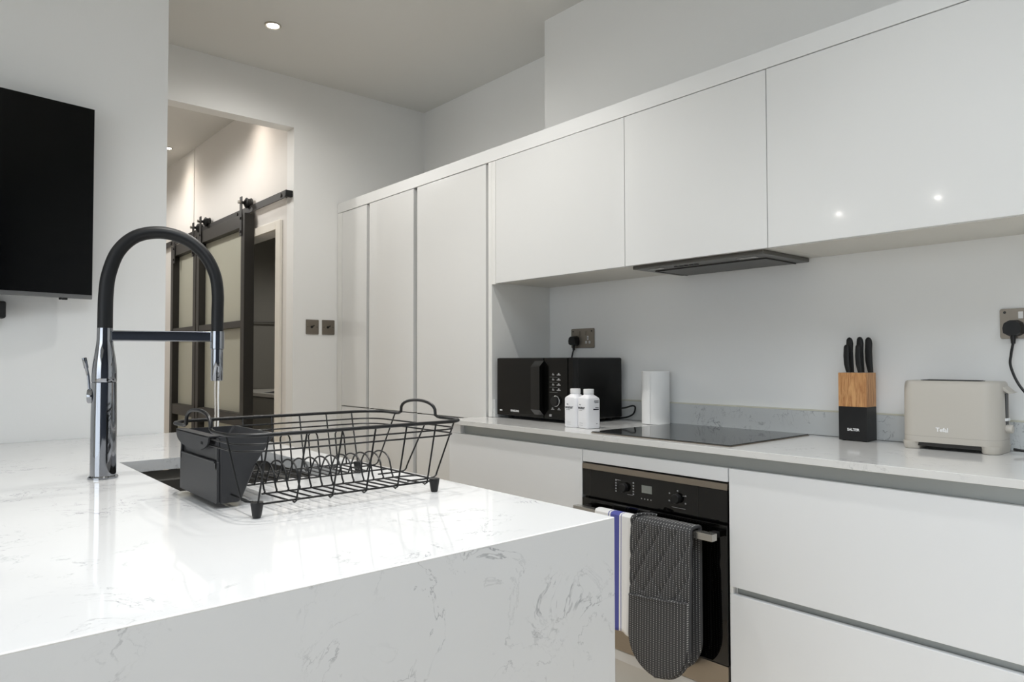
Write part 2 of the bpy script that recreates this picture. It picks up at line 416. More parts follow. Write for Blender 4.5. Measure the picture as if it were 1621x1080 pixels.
for y in (4.62, 6.17): spot('hall_downlight', (-.870, y, 2.905), 12, 150, 1., WARM, .09)
for y in (4.9, 6.4): spot('hall_fill', (-1.60, y, 2.84), 32, 168, .35, NEUT, .10)  # unseen fill added to raise the general level of the hallway
spot('utility_fill', (.4, 5.6, 2.4), 22, 165, .6, NEUT, .05)  # unseen fill added to lift the dark room a little

# ------------------------------------------------------------------ tall cabinets, end panel, cornice
def tall(y0, y1, c0, label, fill=None):
    t = thing('tall_cabinet', label, 'cabinet', (XU+.3, (y0+y1)/2, 0), 0, 'tall cabinets')
    part(t, 'carcass', B().box(XU+.034, -.003, c0, y1+.0005, .0, 2.118), m_under)
    part(t, 'shadow_channel', B().box(XU+.0305, XU+.0338, c0, y0+.004, .1, 2.117), m_gap)
    part(t, 'door', B().box(XU, XU+.030, y0, y1, .9055, 2.116, .0015), m_gloss)
    part(t, 'door', B().box(XU, XU+.030, y0, y1, .11, .9005, .0015), m_gloss)
    if fill: part(t, 'filler_strip', B().box(XU+.002, XU+.022, y1+.006, fill, 0, 2.118), m_panel)
tall(2.588, 3.178, 2.5705, 'widest tall cabinet with white gloss doors, beside the microwave')
tall(3.214, 3.690, 3.1815, 'middle tall cabinet with white gloss doors')
tall(3.722, 4.030, 3.6925, 'narrowest tall cabinet with white gloss doors, next to the far wall', 4.095)
single('end_panel', B().box(XU, -.001, 2.543, 2.5695, .921, 2.118, .001), m_panel, 'tall white side panel between the microwave and the tall cabinets', 'panel')
single('cornice_board', B().box(XU, XU+.02, -.5, 4.094, 2.1205, ZFT, .0015).box(XU+.02, -.002, -.5, 2.56, 2.162, ZFT-.002).box(XU+.02, .27, 2.58, 4.094, 2.162, ZFT-.002),
       M('cornice_white', (.885, .888, .885), .6), 'long white board running along the top of all the cupboards', 'cornice')

# ------------------------------------------------------------------ wall cupboards
def wallcab(y0, y1, label, fill=0):
    t = thing('wall_cupboard', label, 'cupboard', (-.17, (y0+y1)/2, ZUB), 0, 'white wall cupboards')
    part(t, 'carcass', B().box(XU+.024, -.001, y0+.001, y1-.001 if not fill else fill, ZUB+.006, 2.119), m_under)
    part(t, 'door', B().box(XU, XU+.02, y0+.0014, y1-.0014, ZUB, 2.1175, .0012), m_gloss)
    if fill: part(t, 'filler_strip', B().box(XU, XU+.02, y1+.0005, fill, ZUB-.003, 2.1175, .001), m_panel)
wallcab(1.7406, 2.516, 'white wall cupboard above the microwave', 2.5425)
wallcab(1.1541, 1.7406, 'white wall cupboard above the cooker hood')
wallcab(.3670, 1.1541, 'wide white gloss wall cupboard above the toaster and knife block')
hd = thing('cooker_hood', 'grey metal cooker hood set into the underside of the middle wall cupboard', 'cooker hood', (-.17, 1.47, 1.53))
part(hd, 'frame', B().box(-.328, -.012, 1.196, 1.742, 1.5335, 1.5478, .003), m_hood)
part(hd, 'filter', B().box(-.235, -.03, 1.24, 1.70, 1.5305, 1.534, .001), m_filter)
part(hd, 'filter_edge', B().box(-.238, -.234, 1.237, 1.703, 1.529, 1.534).box(-.234, -.03, 1.237, 1.241, 1.529, 1.534).box(-.234, -.03, 1.699, 1.703, 1.529, 1.534), m_slot)
for k in range(5): part(hd, 'button', B().box(-.286, -.276, 1.478+k*.022, 1.492+k*.022, 1.5305, 1.534, .001), m_slot)
for y in (1.28, 1.66): part(hd, 'lamp_cover', B().box(-.295, -.262, y-.035, y+.035, 1.5318, 1.534, .0006), M('lamp_cover_glass', (.55, .55, .54), .2))

# ------------------------------------------------------------------ worktop, upstand
wt = B().box(XW, -.002, -.2, 2.542, .8996, ZW, .0018).box(XW, XU-.001, 2.542, 2.600, .8996, ZW, .0018)
single('worktop', wt, m_qz2, 'pale stone worktop running under the microwave, hob and toaster', 'worktop')
up = thing('upstand', 'low grey stone upstand along the wall behind the worktop', 'upstand', (-.01, 1.2, ZW))
part(up, 'wall_strip', B().box(-.02, -.001, -.2, 2.541, ZW+.001, 1.0035, .001), m_qz3)
part(up, 'end_strip', B().box(-.372, -.021, 2.524, 2.5415, ZW+.001, 1.0035, .001), m_qz3)
part(up, 'sealant', B().box(-.012, -.0005, -.2, 2.541, 1.0036, 1.0085), m_caulk)

# ------------------------------------------------------------------ base cabinets
def baseunit(y0, y1, label, name):
    t = thing(name, label, 'cabinet', (-.3, (y0+y1)/2, 0))
    part(t, 'plinth', B().box(-.515, -.50, y0, y1, 0, .148), m_gloss)
    return t
b1 = baseunit(1.7865, 2.614, 'white base cabinet below the microwave', 'base_cabinet')
part(b1, 'carcass', B().box(-.52, -.005, 1.7865, 2.540, .15, .898), m_under)
part(b1, 'door', B().box(XC, XC+.02, 1.7865, 2.614, .15, .8585, .0015), m_satin)
part(b1, 'end_filler', B().box(XC+.001, -.40, 2.531, 2.614, .8595, .899), m_satin)
part(b1, 'end_side', B().box(-.547, -.378, 2.596, 2.614, 0, .858), m_satin)
b3 = baseunit(.20, 1.1815, 'wide white drawer unit below the knife block and toaster', 'drawer_unit')
part(b3, 'carcass', B().box(-.52, -.005, .20, 1.1815, .15, .898), m_under)
part(b3, 'drawer_front', B().box(XC, XC+.02, .20, 1.1815, .5075, .8585, .0015), m_satin)
part(b3, 'drawer_front', B().box(XC, XC+.02, .20, 1.1815, .15, .4855, .0015), m_satin)
part(b3, 'handle_channel', B().box(-.545, -.521, .20, 1.168, .44, .54), m_alu)
part(b3, 'side_panel', B().box(-.547, -.521, 1.1685, 1.1815, .15, .80), m_panel)
part(b3, 'side_edge', B().box(-.5665, -.547, 1.1715, 1.1815, .4858, .5072), m_panel)
single('handle_rail', B().box(-.545, -.521, .20, 2.53, .822, .8993).box(-.5455, -.5445, .20, 2.53, .856, .8575), m_alu, 'grey aluminium handle recess running below the worktop edge', 'handle rail')
# oven housing
oh = baseunit(1.1845, 1.7835, 'white housing framing the built-in oven below the hob', 'oven_housing')
part(oh, 'top_strip', B().box(XC, XC+.02, 1.1855, 1.7825, .8165, .8585, .0015), m_satin)
part(oh, 'bottom_strip', B().box(XC, XC+.02, 1.1855, 1.7825, .15, .184, .0015), m_satin)
part(oh, 'side_panel', B().box(-.515, -.005, 1.1835, 1.1865, .15, .815), m_under)
part(oh, 'side_panel', B().box(-.515, -.005, 1.7815, 1.7845, .15, .815), m_under)

# ------------------------------------------------------------------ oven
ov = thing('oven', 'black glass built-in oven with a steel handle under the hob', 'oven', (-.3, 1.484, .19))
y0, y1 = 1.1855, 1.7815
part(ov, 'cavity', B().box(-.545, -.04, y0+.006, y1-.006, .19, .81), m_black)
part(ov, 'top_trim', B().box(XC-.004, XC+.022, y0, y1, .7915, .8115, .001), m_steel)
cp = part(ov, 'control_panel', B().box(XC-.002, XC+.022, y0, y1, .695, .7905, .001), m_glass)
part(ov, 'door', B().box(XC-.006, XC+.022, y0, y1, .268, .688, .003), m_glass)
part(ov, 'lower_trim', B().box(XC-.006, XC+.022, y0, y1, .1875, .2665, .001), m_steel)
XP = XC-.0022
part(ov, 'display', B().box(XP-.001, XP, 1.468, 1.510, .7405, .7655), m_lcd)
def knob(y, z, sq):
    k = part(ov, 'knob', B().lathe([(.0, XP-.016), (.0135, XP-.016), (.0155, XP-.013), (.0155, XP)], (0, y, z), 'X', 28), m_black)
    d = B()
    for i in range(5):
        if sq: d.box(XP-.0012, XP, y+.036, y+.041, z-.020+i*.0095, z-.015+i*.0095).box(XP-.0012, XP, y-.041, y-.036, z-.020+i*.0095, z-.0155+i*.0095)
        else:
            a = 2*PI*i/6-.5; d.box(XP-.0012, XP, y+.036*math.cos(a)-.0022, y+.036*math.cos(a)+.0022, z+.024*math.sin(a)-.002, z+.024*math.sin(a)+.002)
    if sq: d.box(XP-.0012, XP, y+.018, y+.036, z+.0215, z+.0225).box(XP-.0012, XP, y-.036, y-.012, z-.0225, z-.0215)
    else: d.box(XP-.0012, XP, y-.03, y+.022, z-.0305, z-.0295).box(XP-.0012, XP, y-.034, y-.02, z+.010, z+.011)
    part(ov, 'lettering', d, m_print)
knob(1.584, .7475, True); knob(1.366, .7420, False)
tk = B()
for i in range(4): tk.box(XP-.001, XP, 1.470+i*.013, 1.4735+i*.013, .7185, .722)
part(ov, 'lettering', tk, m_print)
for yj in (1.290, 1.742): part(ov, 'panel_joint', B().box(XP-.0006, XP, yj, yj+.0012, .696, .790), m_slot)
hn = part(ov, 'handle', B().box(-.634, -.607, 1.198, 1.770, .6455, .6675, .0018), m_brush)
for y in (1.222, 1.746):
    hp = B().box(-.608, XC-.004, y-.012, y+.012, .648, .665, .002)
    bmesh.ops.transform(hp.bm, matrix=ROOT[ov].inverted(), verts=hp.bm.verts[:])
    q = _link('handle_post', hp, m_black); q.parent = hn

# ------------------------------------------------------------------ tea towel and oven glove
def drape(sf, front, back, xf, xb, ztop):
    """point on a strip that goes up behind the bar, over it and down in front; sf = length from the front bottom"""
    zc = .6675+ztop
    arc = (xb-xf)/2*PI*.62; L1 = zc-front
    if sf <= L1: return xf, front+sf
    if sf <= L1+arc:
        a = (sf-L1)/arc*PI; return (xf+xb)/2-(xb-xf)/2*math.cos(a), zc+.005*math.sin(a)
    return xb, zc-(sf-L1-arc)
zc = .6675; tot = (zc-.287)+.05+(zc-.36)
def towel(u, v):
    x, z = drape(u*tot, .287, .36, -.6385, -.6015, .0015)
    y = 1.494+.165*v
    fr_ = max(0., (zc-z)/(zc-.287)) if u < .55 else 0.
    x -= fr_*(.004*math.sin(9*v+1)+.003*math.sin(23*v)) + fr_*.006
    y += fr_*(.006*math.sin(2.2*v*PI)*.5)+.004*fr_
    if u < .55: z += .006*math.sin(v*7)*fr_**3-.004*fr_**3*(1-v)
    return (x, y, z)
tw = single('tea_towel', B().grid(towel, 70, 36), m_towel, 'white tea towel with a blue stripe hung over the oven handle', 'towel')
md = tw.modifiers.new('thickness', 'SOLIDIFY'); md.thickness = .003; md.offset = 0

gl = thing('oven_glove', 'charcoal pinstriped double oven glove folded over the oven handle', 'oven glove', (0, 0, 0))
GW, GY = .2235, 1.3765; GF, GB = .2035, .235
gz = .6675+.004; g_tot = (gz-GF)+.062+(gz-GB)
def hw(s):                                      # half width with rounded ends
    r = .112; e = min(s, g_tot-s)
    return GW/2 if e >= r else max(.0001, GW/2*math.sqrt(max(0, 1-((r-e)/r)**2)))
def glove(u, v, off=0.):
    s = u*g_tot
    x, z = drape(s, GF, GB, -.6445, -.5975, .004)
    t = 2*v-1; y = GY+t*hw(s)
    if s < gz-GF:
        k = max(0., min(1., (gz-z)/(gz-GF)))
        x -= .004+.012*k+.007*(1-t*t)
        if z > .450:                             # quilted seams
            a = ((y-1.265)+(z-.44)*.60)/.058; b = ((y-1.265)-(z-.44)*.75)/.085
            da, db = abs(a-round(a))*.050, abs(b-round(b))*.068
            x += .0045*math.exp(-(da/.006)**2)+.0022*math.exp(-(db/.006)**2)
    return (x-off, y, z)
gm = part(gl, 'glove_strip', B().grid(glove, 260, 64), m_glove, local=True, smooth=180)
md = gm.modifiers.new('thickness', 'SOLIDIFY'); md.thickness = .010; md.offset = 0
# edge binding
edge = []
for i in range(0, 151): edge.append(glove(i/150, 0.))
for i in range(150, -1, -1): edge.append(glove(i/150, 1.))
cl_ = [edge[0]]
for p in edge[1:]:
    if (Vector(p)-Vector(cl_[-1])).length > .003: cl_.append(p)
part(gl, 'edge_binding', B().tube(cl_, .0062, 8, closed=True), m_glove, local=True)
def pocket(u, v):
    s = u*(.44-GF); x, y, z = glove(s/g_tot, v, .009)
    return (x, y, z+u*.014*(1-2*v)*.9)
pk = part(gl, 'pocket', B().grid(pocket, 50, 40), m_glove, local=True, smooth=180)
md = pk.modifiers.new('thickness', 'SOLIDIFY'); md.thickness = .006; md.offset = 0
part(gl, 'pocket_binding', B().tube([pocket(1, i/30) for i in range(31)], .0048, 8), m_glove, local=True)
part(gl, 'hanging_loop', B().tube([(-.652, 1.482, .672), (-.643, 1.470, .684), (-.630, 1.455, .688), (-.617, 1.430, .689), (-.612, 1.416, .687)], .0042, 8), m_glove, local=True)

# ------------------------------------------------------------------ hob
hb_ = thing('induction_hob', 'flat black glass hob set on the worktop in front of the paper roll', 'hob', (-.3, 1.47, ZW))
part(hb_, 'steel_trim', B().box(-.552, -.050, 1.186, 1.757, ZW+.0002, ZW+.003, .0008), m_steel)
part(hb_, 'glass_top', B().box(-.549, -.053, 1.189, 1.754, ZW+.0032, ZW+.0056, .0006), m_hob)

# ------------------------------------------------------------------ microwave
MX0, MX1, MY0, MY1, MZ0, MZ1 = -.362, -.048, 2.032, 2.518, .933, 1.196
mw = thing('microwave', 'black microwave oven on the worktop beside the tall panel', 'microwave', (-.2, 2.28, ZW))
part(mw, 'casing', B().box(MX0+.02, MX1, MY0+.002, MY1-.002, MZ0, MZ1, .008, 3), m_mw)
part(mw, 'front_frame', B().box(MX0+.002, MX0+.034, MY0, MY1, MZ0, MZ1, .004), m_mwp)
part(mw, 'door', B().box(MX0-.003, MX0+.003, 2.205, MY1-.001, MZ0+.002, MZ1-.002, .0015), m_mwp)
part(mw, 'control_panel', B().box(MX0-.002, MX0+.003, MY0+.030, 2.202, MZ0+.002, MZ1-.002, .0012), m_mwp)
hp_ = [(MX0-.002, .946), (MX0-.030, .972), (MX0-.030, 1.157), (MX0-.002, 1.184), (MX0-.002, 1.165), (MX0-.013, 1.150), (MX0-.013, .980), (MX0-.002, .966)]
part(mw, 'handle', B().prism(hp_, lambda a, z: (a, 2.202, z), lambda a, z: (a, 2.258, z)), M('handle_black', (.06, .058, .055), .12, spec=.7))
part(mw, 'dial', B().lathe([(.0, MX0-.018), (.019, MX0-.018), (.021, MX0-.014), (.021, MX0-.001)], (0, 2.128, 1.012), 'X', 32), m_black)
part(mw, 'dial_ring', B().lathe([(.0232, MX0-.003), (.0232, MX0-.006), (.0212, MX0-.007), (.0212, MX0-.003)], (0, 2.128, 1.012), 'X', 36), M('dial_ring_silver', (.75, .75, .75), .25, metal=1.))
kp = B()
for r in range(4):
    z = 1.124-r*.0215
    kp.box(MX0-.0028, MX0-.002, 2.140, 2.152, z-.003, z+.001).box(MX0-.0028, MX0-.002, 2.146, 2.149, z+.001, z+.006)
    kp.box(MX0-.0028, MX0-.002, 2.102, 2.124, z-.003, z+.0005).box(MX0-.0028, MX0-.002, 2.109, 2.117, z+.0005, z+.006)
    kp.box(MX0-.0028, MX0-.002, 2.120, 2.168, z-.0112, z-.0106)
for y in (2.150, 2.112): kp.box(MX0-.0028, MX0-.002, y-.010, y+.008, .975, .9775).box(MX0-.0028, MX0-.002, y-.004, y+.004, .978, .984)
kp.box(MX0-.0028, MX0-.002, 2.156, 2.170, .945, .955)
part(mw, 'lettering', kp, m_print)
text(mw, 'lettering', 'SAMSUNG', .0125, m_ltr, (MX0-.0032, 2.393, .957), *FX, bold=.0002)
text(mw, 'eco_mark', 'eco', .0120, m_ltr, (MX0-.0032, 2.489, .957), *FX, bold=.0003)
for x in (MX0+.05, MX1-.05):
    for y in (MY0+.04, MY1-.04): part(mw, 'foot', B().lathe([(.012, ZW+.0004), (.014, MZ0+.002)], (x, y, 0), 'Z', 16), m_black)

# ------------------------------------------------------------------ power sockets and plugs
def socket(yl, yr, z0, z1, label, plug_y, group):
    t = thing('power_socket', label, 'socket', (0, (yl+yr)/2, (z0+z1)/2), 0, group)
    poly = rrect(yl-yr, z1-z0, .006); cy, cz = (yl+yr)/2, (z0+z1)/2
    part(t, 'plate', B().prism(poly, lambda a, b: (-.0005, cy+a, cz+b), lambda a, b: (-.007, cy+a*.985, cz+b*.98)), m_nickel)
    for k in (-1, 1):
        y = cy+k*.036
        part(t, 'switch', B().box(-.0105, -.0065, y*1-.006-k*.016, y+.006-k*.016, cz+.014, cz+.034, .001), m_white if label.find('toaster') >= 0 else m_nickel)
        ins = B().box(-.0078, -.0065, y-.004, y+.004, cz-.008, cz+.010, .0004)
        for q in (-1, 1): ins.box(-.0078, -.0065, y+q*.011-.005, y+q*.011+.005, cz-.025, cz-.014, .0004)
        part(t, 'socket_inset', ins, m_white)
        sl = B().box(-.0081, -.0065, y-.0015, y+.0015, cz-.004, cz+.006)
        for q in (-1, 1): sl.box(-.0081, -.0065, y+q*.011-.003, y+q*.011+.003, cz-.021, cz-.018)
        part(t, 'pin_holes', sl, m_black)
    part(t, 'screw', B().lathe([(.0, -.0082), (.0035, -.0082), (.004, -.0068)], (0, cy+.06, cz+.033), 'X', 12), m_slot)
    part(t, 'screw', B().lathe([(.0, -.0082), (.0035, -.0082), (.004, -.0068)], (0, cy-.06, cz+.033), 'X', 12), m_slot)
    return t
socket(2.388, 2.240, 1.2425, 1.3360, 'nickel double socket on the wall above the microwave', 0, 'nickel double sockets')
socket(.6265, .480, 1.2455, 1.3345, 'nickel double socket on the wall above the toaster', 0, 'nickel double sockets')
def bez(p, n=10):                               # Catmull-Rom through points
    P = [Vector(q) for q in p]; P = [P[0]*2-P[1]]+P+[P[-1]*2-P[-2]]; out = []
    for i in range(1, len(P)-2):
        for k in range(n):
            t = k/n; a, b, c, d = P[i-1:i+3]
            out.append(.5*((2*b)+(c-a)*t+(2*a-5*b+4*c-d)*t*t+(-a+3*b-3*c+d)*t**3))
    out.append(P[-2]); return out
def plug(y, z, label, pts, group):
    t = thing('plug_lead', label, 'plug', (0, y, z), 0, group)
    poly = [(-.024, -.016), (-.026, 0), (-.022, .016), (-.010, .024), (.010, .024), (.022, .016), (.026, 0), (.024, -.016), (.012, -.023), (-.012, -.023)]
    part(t, 'plug', B().prism(poly, lambda a, b: (-.008, y+a, z+b), lambda a, b: (-.036, y+a*.86, z+b*.86)), m_blackp)
    part(t, 'cord_grip', B().tube([(-.021, y, z-.020), (-.021, y, z-.045)], [.0075, .0055], 10), m_blackp)
    part(t, 'cable', B().tube(bez(pts), .0036, 8), m_blackp)
plug(2.357, 1.277, 'black plug and lead in the socket above the microwave', [(-.021, 2.357, 1.236), (-.024, 2.362, 1.215), (-.026, 2.368, 1.17), (-.026, 2.37, 1.02), (-.030, 2.33, .960), (-.034, 2.2, .930), (-.036, 2.06, .927), (-.036, 1.99, .945), (-.036, 1.972, .975), (-.036, 1.985, .985), (-.044, 2.022, .975), (-.052, 2.046, .972)], 'black plugs and leads')
plug(.590, 1.276, 'black plug and lead in the socket above the toaster', [(-.021, .590, 1.235), (-.028, .594, 1.20), (-.034, .594, 1.165), (-.040, .572, 1.11), (-.045, .53, 1.06), (-.05, .46, 1.0), (-.07, .42, .955), (-.09, .47, .935), (-.10, .545, .932), (-.10, .575, .934)], 'black plugs and leads')

# light switches on the far wall
def lswitch(x0, x1, z0, z1, label):
    cx, cz = (x0+x1)/2, (z0+z1)/2
    t = thing('light_switch', label, 'light switch', (cx, YF, cz), 0, 'nickel light switches')
    part(t, 'plate', B().prism(rrect(x1-x0, z1-z0, .004), lambda a, b: (cx+a, YF-.0005, cz+b), lambda a, b: (cx+a*.98, YF-.006, cz+b*.98)), M('bronze_plate', (.50, .47, .43), .38, metal=.7))
    part(t, 'toggle', B().lathe([(.008, YF-.006), (.007, YF-.010)], (cx-.004, 0, cz), 'Y', 14).tube([(cx-.004, YF-.008, cz), (cx+.003, YF-.024, cz+.008)], [.003, .0042], 8), m_black)
    for k in (-1, 1): part(t, 'screw', B().lathe([(.0035, YF-.0058), (.0, YF-.0068)], (cx+k*.03, 0, cz), 'Y', 10), m_slot)
lswitch(-.5835, -.4999, 1.3470, 1.4385, 'left light switch plate of the pair on the far wall')
lswitch(-.4770, -.3930, 1.3470, 1.4395, 'right light switch plate of the pair on the far wall')

# ------------------------------------------------------------------ water bottles
def bottle(cx, cy, rot, label):
    t = thing('water_bottle', label, 'bottle', (cx, cy, ZW), rot, 'white water cartons')
    w = .066
    def R(k, r, z): return [(x, y, z) for x, y in rrect(w*k, w*k, r, 4)]
    part(t, 'body', B().loft([R(.95, .010, .001), R(1., .011, .004), R(1., .011, .112), R(.97, .014, .118), R(.60, .0195, .130), R(.58, .019, .133)]), m_bott, local=True)
    part(t, 'cap', B().lathe([(.018, .133), (.0205, .134), (.0205, .150), (.0195, .152), (.0, .152)], (0, 0, 0), 'Z', 28), m_white, local=True)
    f = -w/2-.0002; Mx = ROOT[t]
    def tx(name, s, size, mat, y, z, ex, bold=0.):
        o = Mx @ Vector((f, y, z)); e = Mx.to_3x3() @ Vector((0, -1, 0))
        text(t, name, s, size, mat, o, e, (0, 0, 1), bold=bold)
    tx('lettering', 'water', .0180, m_ink, .004, .080, 0, .0001)
    tx('lettering', 'the', .0068, m_ink, .012, .0915, 0)
    tx('lettering', 'in a carton', .0045, m_print, .009, .0700, 0)
    mk = B().box(f-.0004, f+.0002, -.004, .016, .020, .0208).box(f-.0004, f+.0002, -.004, .016, .012, .0128)
    part(t, 'lettering', mk, m_print, local=True)
    g = B()
    for z, a, b_ in ((.107, .001, .022), (.103, -.001, .022), (.099, .003, .022), (.080, .006, .022), (.018, .010, .016)): g.box(a, b_, f-.0004, f+.0002, z, z+.0018)
    g.box(-.004, .023, f-.0004, f+.0002, .072, .0765)
    part(t, 'lettering', g, m_ink, local=True)
    return t
bottle(-.427, 1.955, math.radians(2), 'white square water carton on the left, touching its twin')
bottle(-.424, 1.886, math.radians(-9), 'white square water carton on the right, with printed side showing')

# ------------------------------------------------------------------ paper roll
pr = thing('kitchen_roll', 'white kitchen paper roll standing behind the hob', 'paper roll', (-.082, 1.826, ZW))
part(pr, 'roll', B().lathe([(.019, .001), (.056, .001), (.0575, .004), (.0575, .216), (.056, .219), (.019, .219), (.019, .001)], (0, 0, 0), 'Z', 48, cap=False), m_paper, local=True)
part(pr, 'loose_sheet', B().grid(lambda u, v: ((.0580+.002*u)*math.cos(PI*.80+u*.9), (.0580+.002*u)*math.sin(PI*.80+u*.9), .003+.214*v), 14, 2), m_paper, local=True)
part(pr, 'core', B().lathe([(.0188, .001), (.0188, .218), (.0178, .218), (.0178, .001)], (0, 0, 0), 'Z', 32, cap=False), M('cardboard', (.62, .52, .40), .9), local=True)

# ------------------------------------------------------------------ knife block
kb = thing('knife_block', 'oak and black knife block standing on the worktop', 'knife block', (-.072, 1.011, ZW))
kx0, kx1, ky0, ky1 = -.110, -.036, .966, 1.0565
part(kb, 'base', B().box(kx0, kx1, ky0, ky1, .9222, 1.0315, .0012), M('block_black', (.055, .055, .06), .45))
part(kb, 'wood_top', B().box(kx0, kx1, ky0, ky1, 1.0317, 1.1425, .0012), m_wood)
for x in (kx0+.012, kx1-.012):
    for y in (ky0+.012, ky1-.012): part(kb, 'foot', B().lathe([(.005, ZW+.0003), (.005, .926)], (x, y, 0), 'Z', 10), m_black)
text(kb, 'lettering', 'SALTER', .0115, m_ltr, (kx0-.0003, 1.0095, .957), *FX, bold=.0003)
def knife(x, y, h, wdt, label):
    t = thing('kitchen_knife', label, 'knife', (x, y, 1.1425), 0, 'black handled knives in the block')
    prof = [(0, .40), (.10, .47), (.30, .55), (.60, .56), (.82, .56), (.93, .48), (.98, .30), (1., .05)]
    rings = []
    for f_, k in prof:
        z = 1.1430+f_*h; off = .006*math.sin(f_*PI*.9)+(.0 if f_ < .8 else (f_-.8)*.02)
        rings.append([(x+b*.55, y+off+a, z) for a, b in rrect(2*wdt*k, 2*wdt*k, wdt*k*.6, 3)])
    part(t, 'handle', B().loft(rings), m_black)
    part(t, 'bolster', B().box(x-.005, x+.005, y-.0075, y+.0075, 1.1426, 1.1436), m_brush)
knife(-.094, 1.0290, .092, .0165, 'shorter knife in front at the left of the knife block')
knife(-.094, .9920, .092, .0155, 'shorter knife in front at the centre of the knife block')
knife(-.058, 1.0345, .117, .0190, 'taller knife behind at the left of the knife block')
knife(-.058, 1.0010, .118, .0190, 'taller knife behind at the centre of the knife block')
knife(-.053, .9755, .116, .0190, 'taller knife at the right of the knife block')

# ------------------------------------------------------------------ toaster
to = thing('toaster', 'taupe two-slot toaster on the worktop under the socket', 'toaster', (-.10, .715, ZW))
tx0, tx1, ty0, ty1 = -.172, -.034, .590, .8445
tw_, td_ = ty1-ty0, tx1-tx0; tcx, tcy = (tx0+tx1)/2, (ty0+ty1)/2
rings = []
for z, k, r in ((.9415, .985, .040), (.948, 1., .042), (1.06, .995, .042), (1.095, .985, .041), (1.112, .965, .040), (1.120, .925, .036), (1.1225, .87, .032)):
    rings.append([(tcx+b, tcy+a, z) for a, b in rrect(tw_*k if k > .99 else tw_*(1-(1-k)*.55), td_*k, r, 8)])
part(to, 'body', B().loft(rings), m_taupe, smooth=50)
for a, b_ in ((ty0+.002, ty0+.050), (ty1-.052, ty1-.002)):
    ft = B().loft([[(tcx+q, (a+b_)/2+p, z) for p, q in rrect((b_-a)*kk, td_*.985*kk2, .021, 6)] for z, kk, kk2 in ((.9207, .84, .95), (.9235, .90, .975), (.9425, 1.0, 1.0))])
    part(to, 'foot_block', ft, m_taupe, smooth=50)
part(to, 'base_gap', B().box(tx0+.010, tx1-.012, ty0+.045, ty1-.045, .930, .944), m_slot)
part(to, 'seam', B().loft([[(tcx+b, tcy+a, z) for a, b in rrect(tw_*1.0015, td_*1.003, .042, 8)] for z in (.9595, .9602)]), M('seam_grey', (.60, .58, .55), .5))
part(to, 'top_plate', B().prism(rrect(tw_*.62, td_*.42, .012), lambda a, b: (tcx+b, tcy+.006+a, 1.121), lambda a, b: (tcx+b, tcy+.006+a, 1.1243)), m_slot)
for k in (-1, 1): part(to, 'bread_slot', B().box(tcx+k*.017-.010, tcx+k*.017+.010, tcy-.066, tcy+.076, 1.1244, 1.1250), m_black)
part(to, 'lever', B().prism([(0, 0), (-.024, -.022), (-.030, -.0235), (-.022, -.027), (-.004, -.016)], lambda a, b: (tcx-.020, ty0+.010+a, 1.1165+b), lambda a, b: (tcx+.034, ty0+.010+a, 1.1165+b)), m_taupe)
part(to, 'lever_slot', B().box(tcx-.006, tcx+.02, ty0-.001, ty0+.006, .985, 1.090, .002), m_slot)
part(to, 'button', B().box(tcx-.012, tcx+.016, ty0-.006, ty0+.004, 1.012, 1.020, .002), m_white)
part(to, 'dial', B().lathe([(.0, ty0-.016), (.0105, ty0-.016), (.012, ty0-.013), (.012, ty0+.004)], (tcx+.0, 0, .990), 'Y', 24), m_taupe)
text(to, 'lettering', 'Tefal', .0165, m_ltr, (tx0-.0004, .7305, .9805), *FX, bold=.0004)

# ------------------------------------------------------------------ kitchen island
SX0, SX1, SY0, SY1 = -2.021, -1.645, 1.530, 2.066
isl = thing('kitchen_island', 'white veined stone island with sink in the foreground', 'kitchen island', (-2.05, 1.8, 0))
part(isl, 'worktop', B().hole_plate((ISX0, ISX1, ISY0, ISY1-.001), (SX0, SX1, SY0, SY1), .890, ZW, .03), m_qz)
part(isl, 'end_panel', B().prism([(ISY0, 0), (ISY0+.03, 0), (ISY0+.03, .8899), (ISY0, .9199)], lambda a, b: (ISX0, a, b), lambda a, b: (ISX1, a, b)), m_qz)
part(isl, 'base_side', B().box(ISX1-.02, ISX1-.002, ISY0+.031, ISY1-.002, 0, .8895), m_satin)
part(isl, 'base_side', B().box(ISX0+.3, ISX0+.318, ISY0+.031, ISY1-.002, 0, .8895), m_satin)
ea = B().tube([(ISX0+.001, ISY0+.0008, ZW-.0008), (ISX1-.001, ISY0+.0008, ZW-.0008)], .0012, 8)
part(isl, 'arris', ea, M('pale_edge', (.96, .96, .955), .12))  # thin strip, paler than the slab, along its front top edge
sk = thing('sink', 'dark metal sink bowl sunk in the island worktop', 'sink', (-1.83, 1.8, .7))
def ringp(d, z): return [(SX0-d, SY0-d, z), (SX1+d, SY0-d, z), (SX1+d, SY1+d, z), (SX0-d, SY1+d, z)]
part(sk, 'bowl', B().loft([ringp(.003, .8885), ringp(.003, .863), ringp(-.012, .862), ringp(-.014, .70), ringp(-.15, .692)], cap=False), m_sink, smooth=20)
part(sk, 'floor_plate', B().box(SX0+.14, SX1-.14, SY0+.14, SY1-.14, .690, .693), m_sink)
part(sk, 'ledge', B().hole_plate((SX0-.002, SX1+.002, SY0-.002, SY1+.002), (SX0+.011, SX1-.011, SY0+.011, SY1-.011), .8622, .8642), m_lip)
part(sk, 'drain', B().lathe([(.0, .6955), (.040, .6955), (.045, .6935)], (-1.83, 1.8, 0), 'Z', 28), m_chrome)

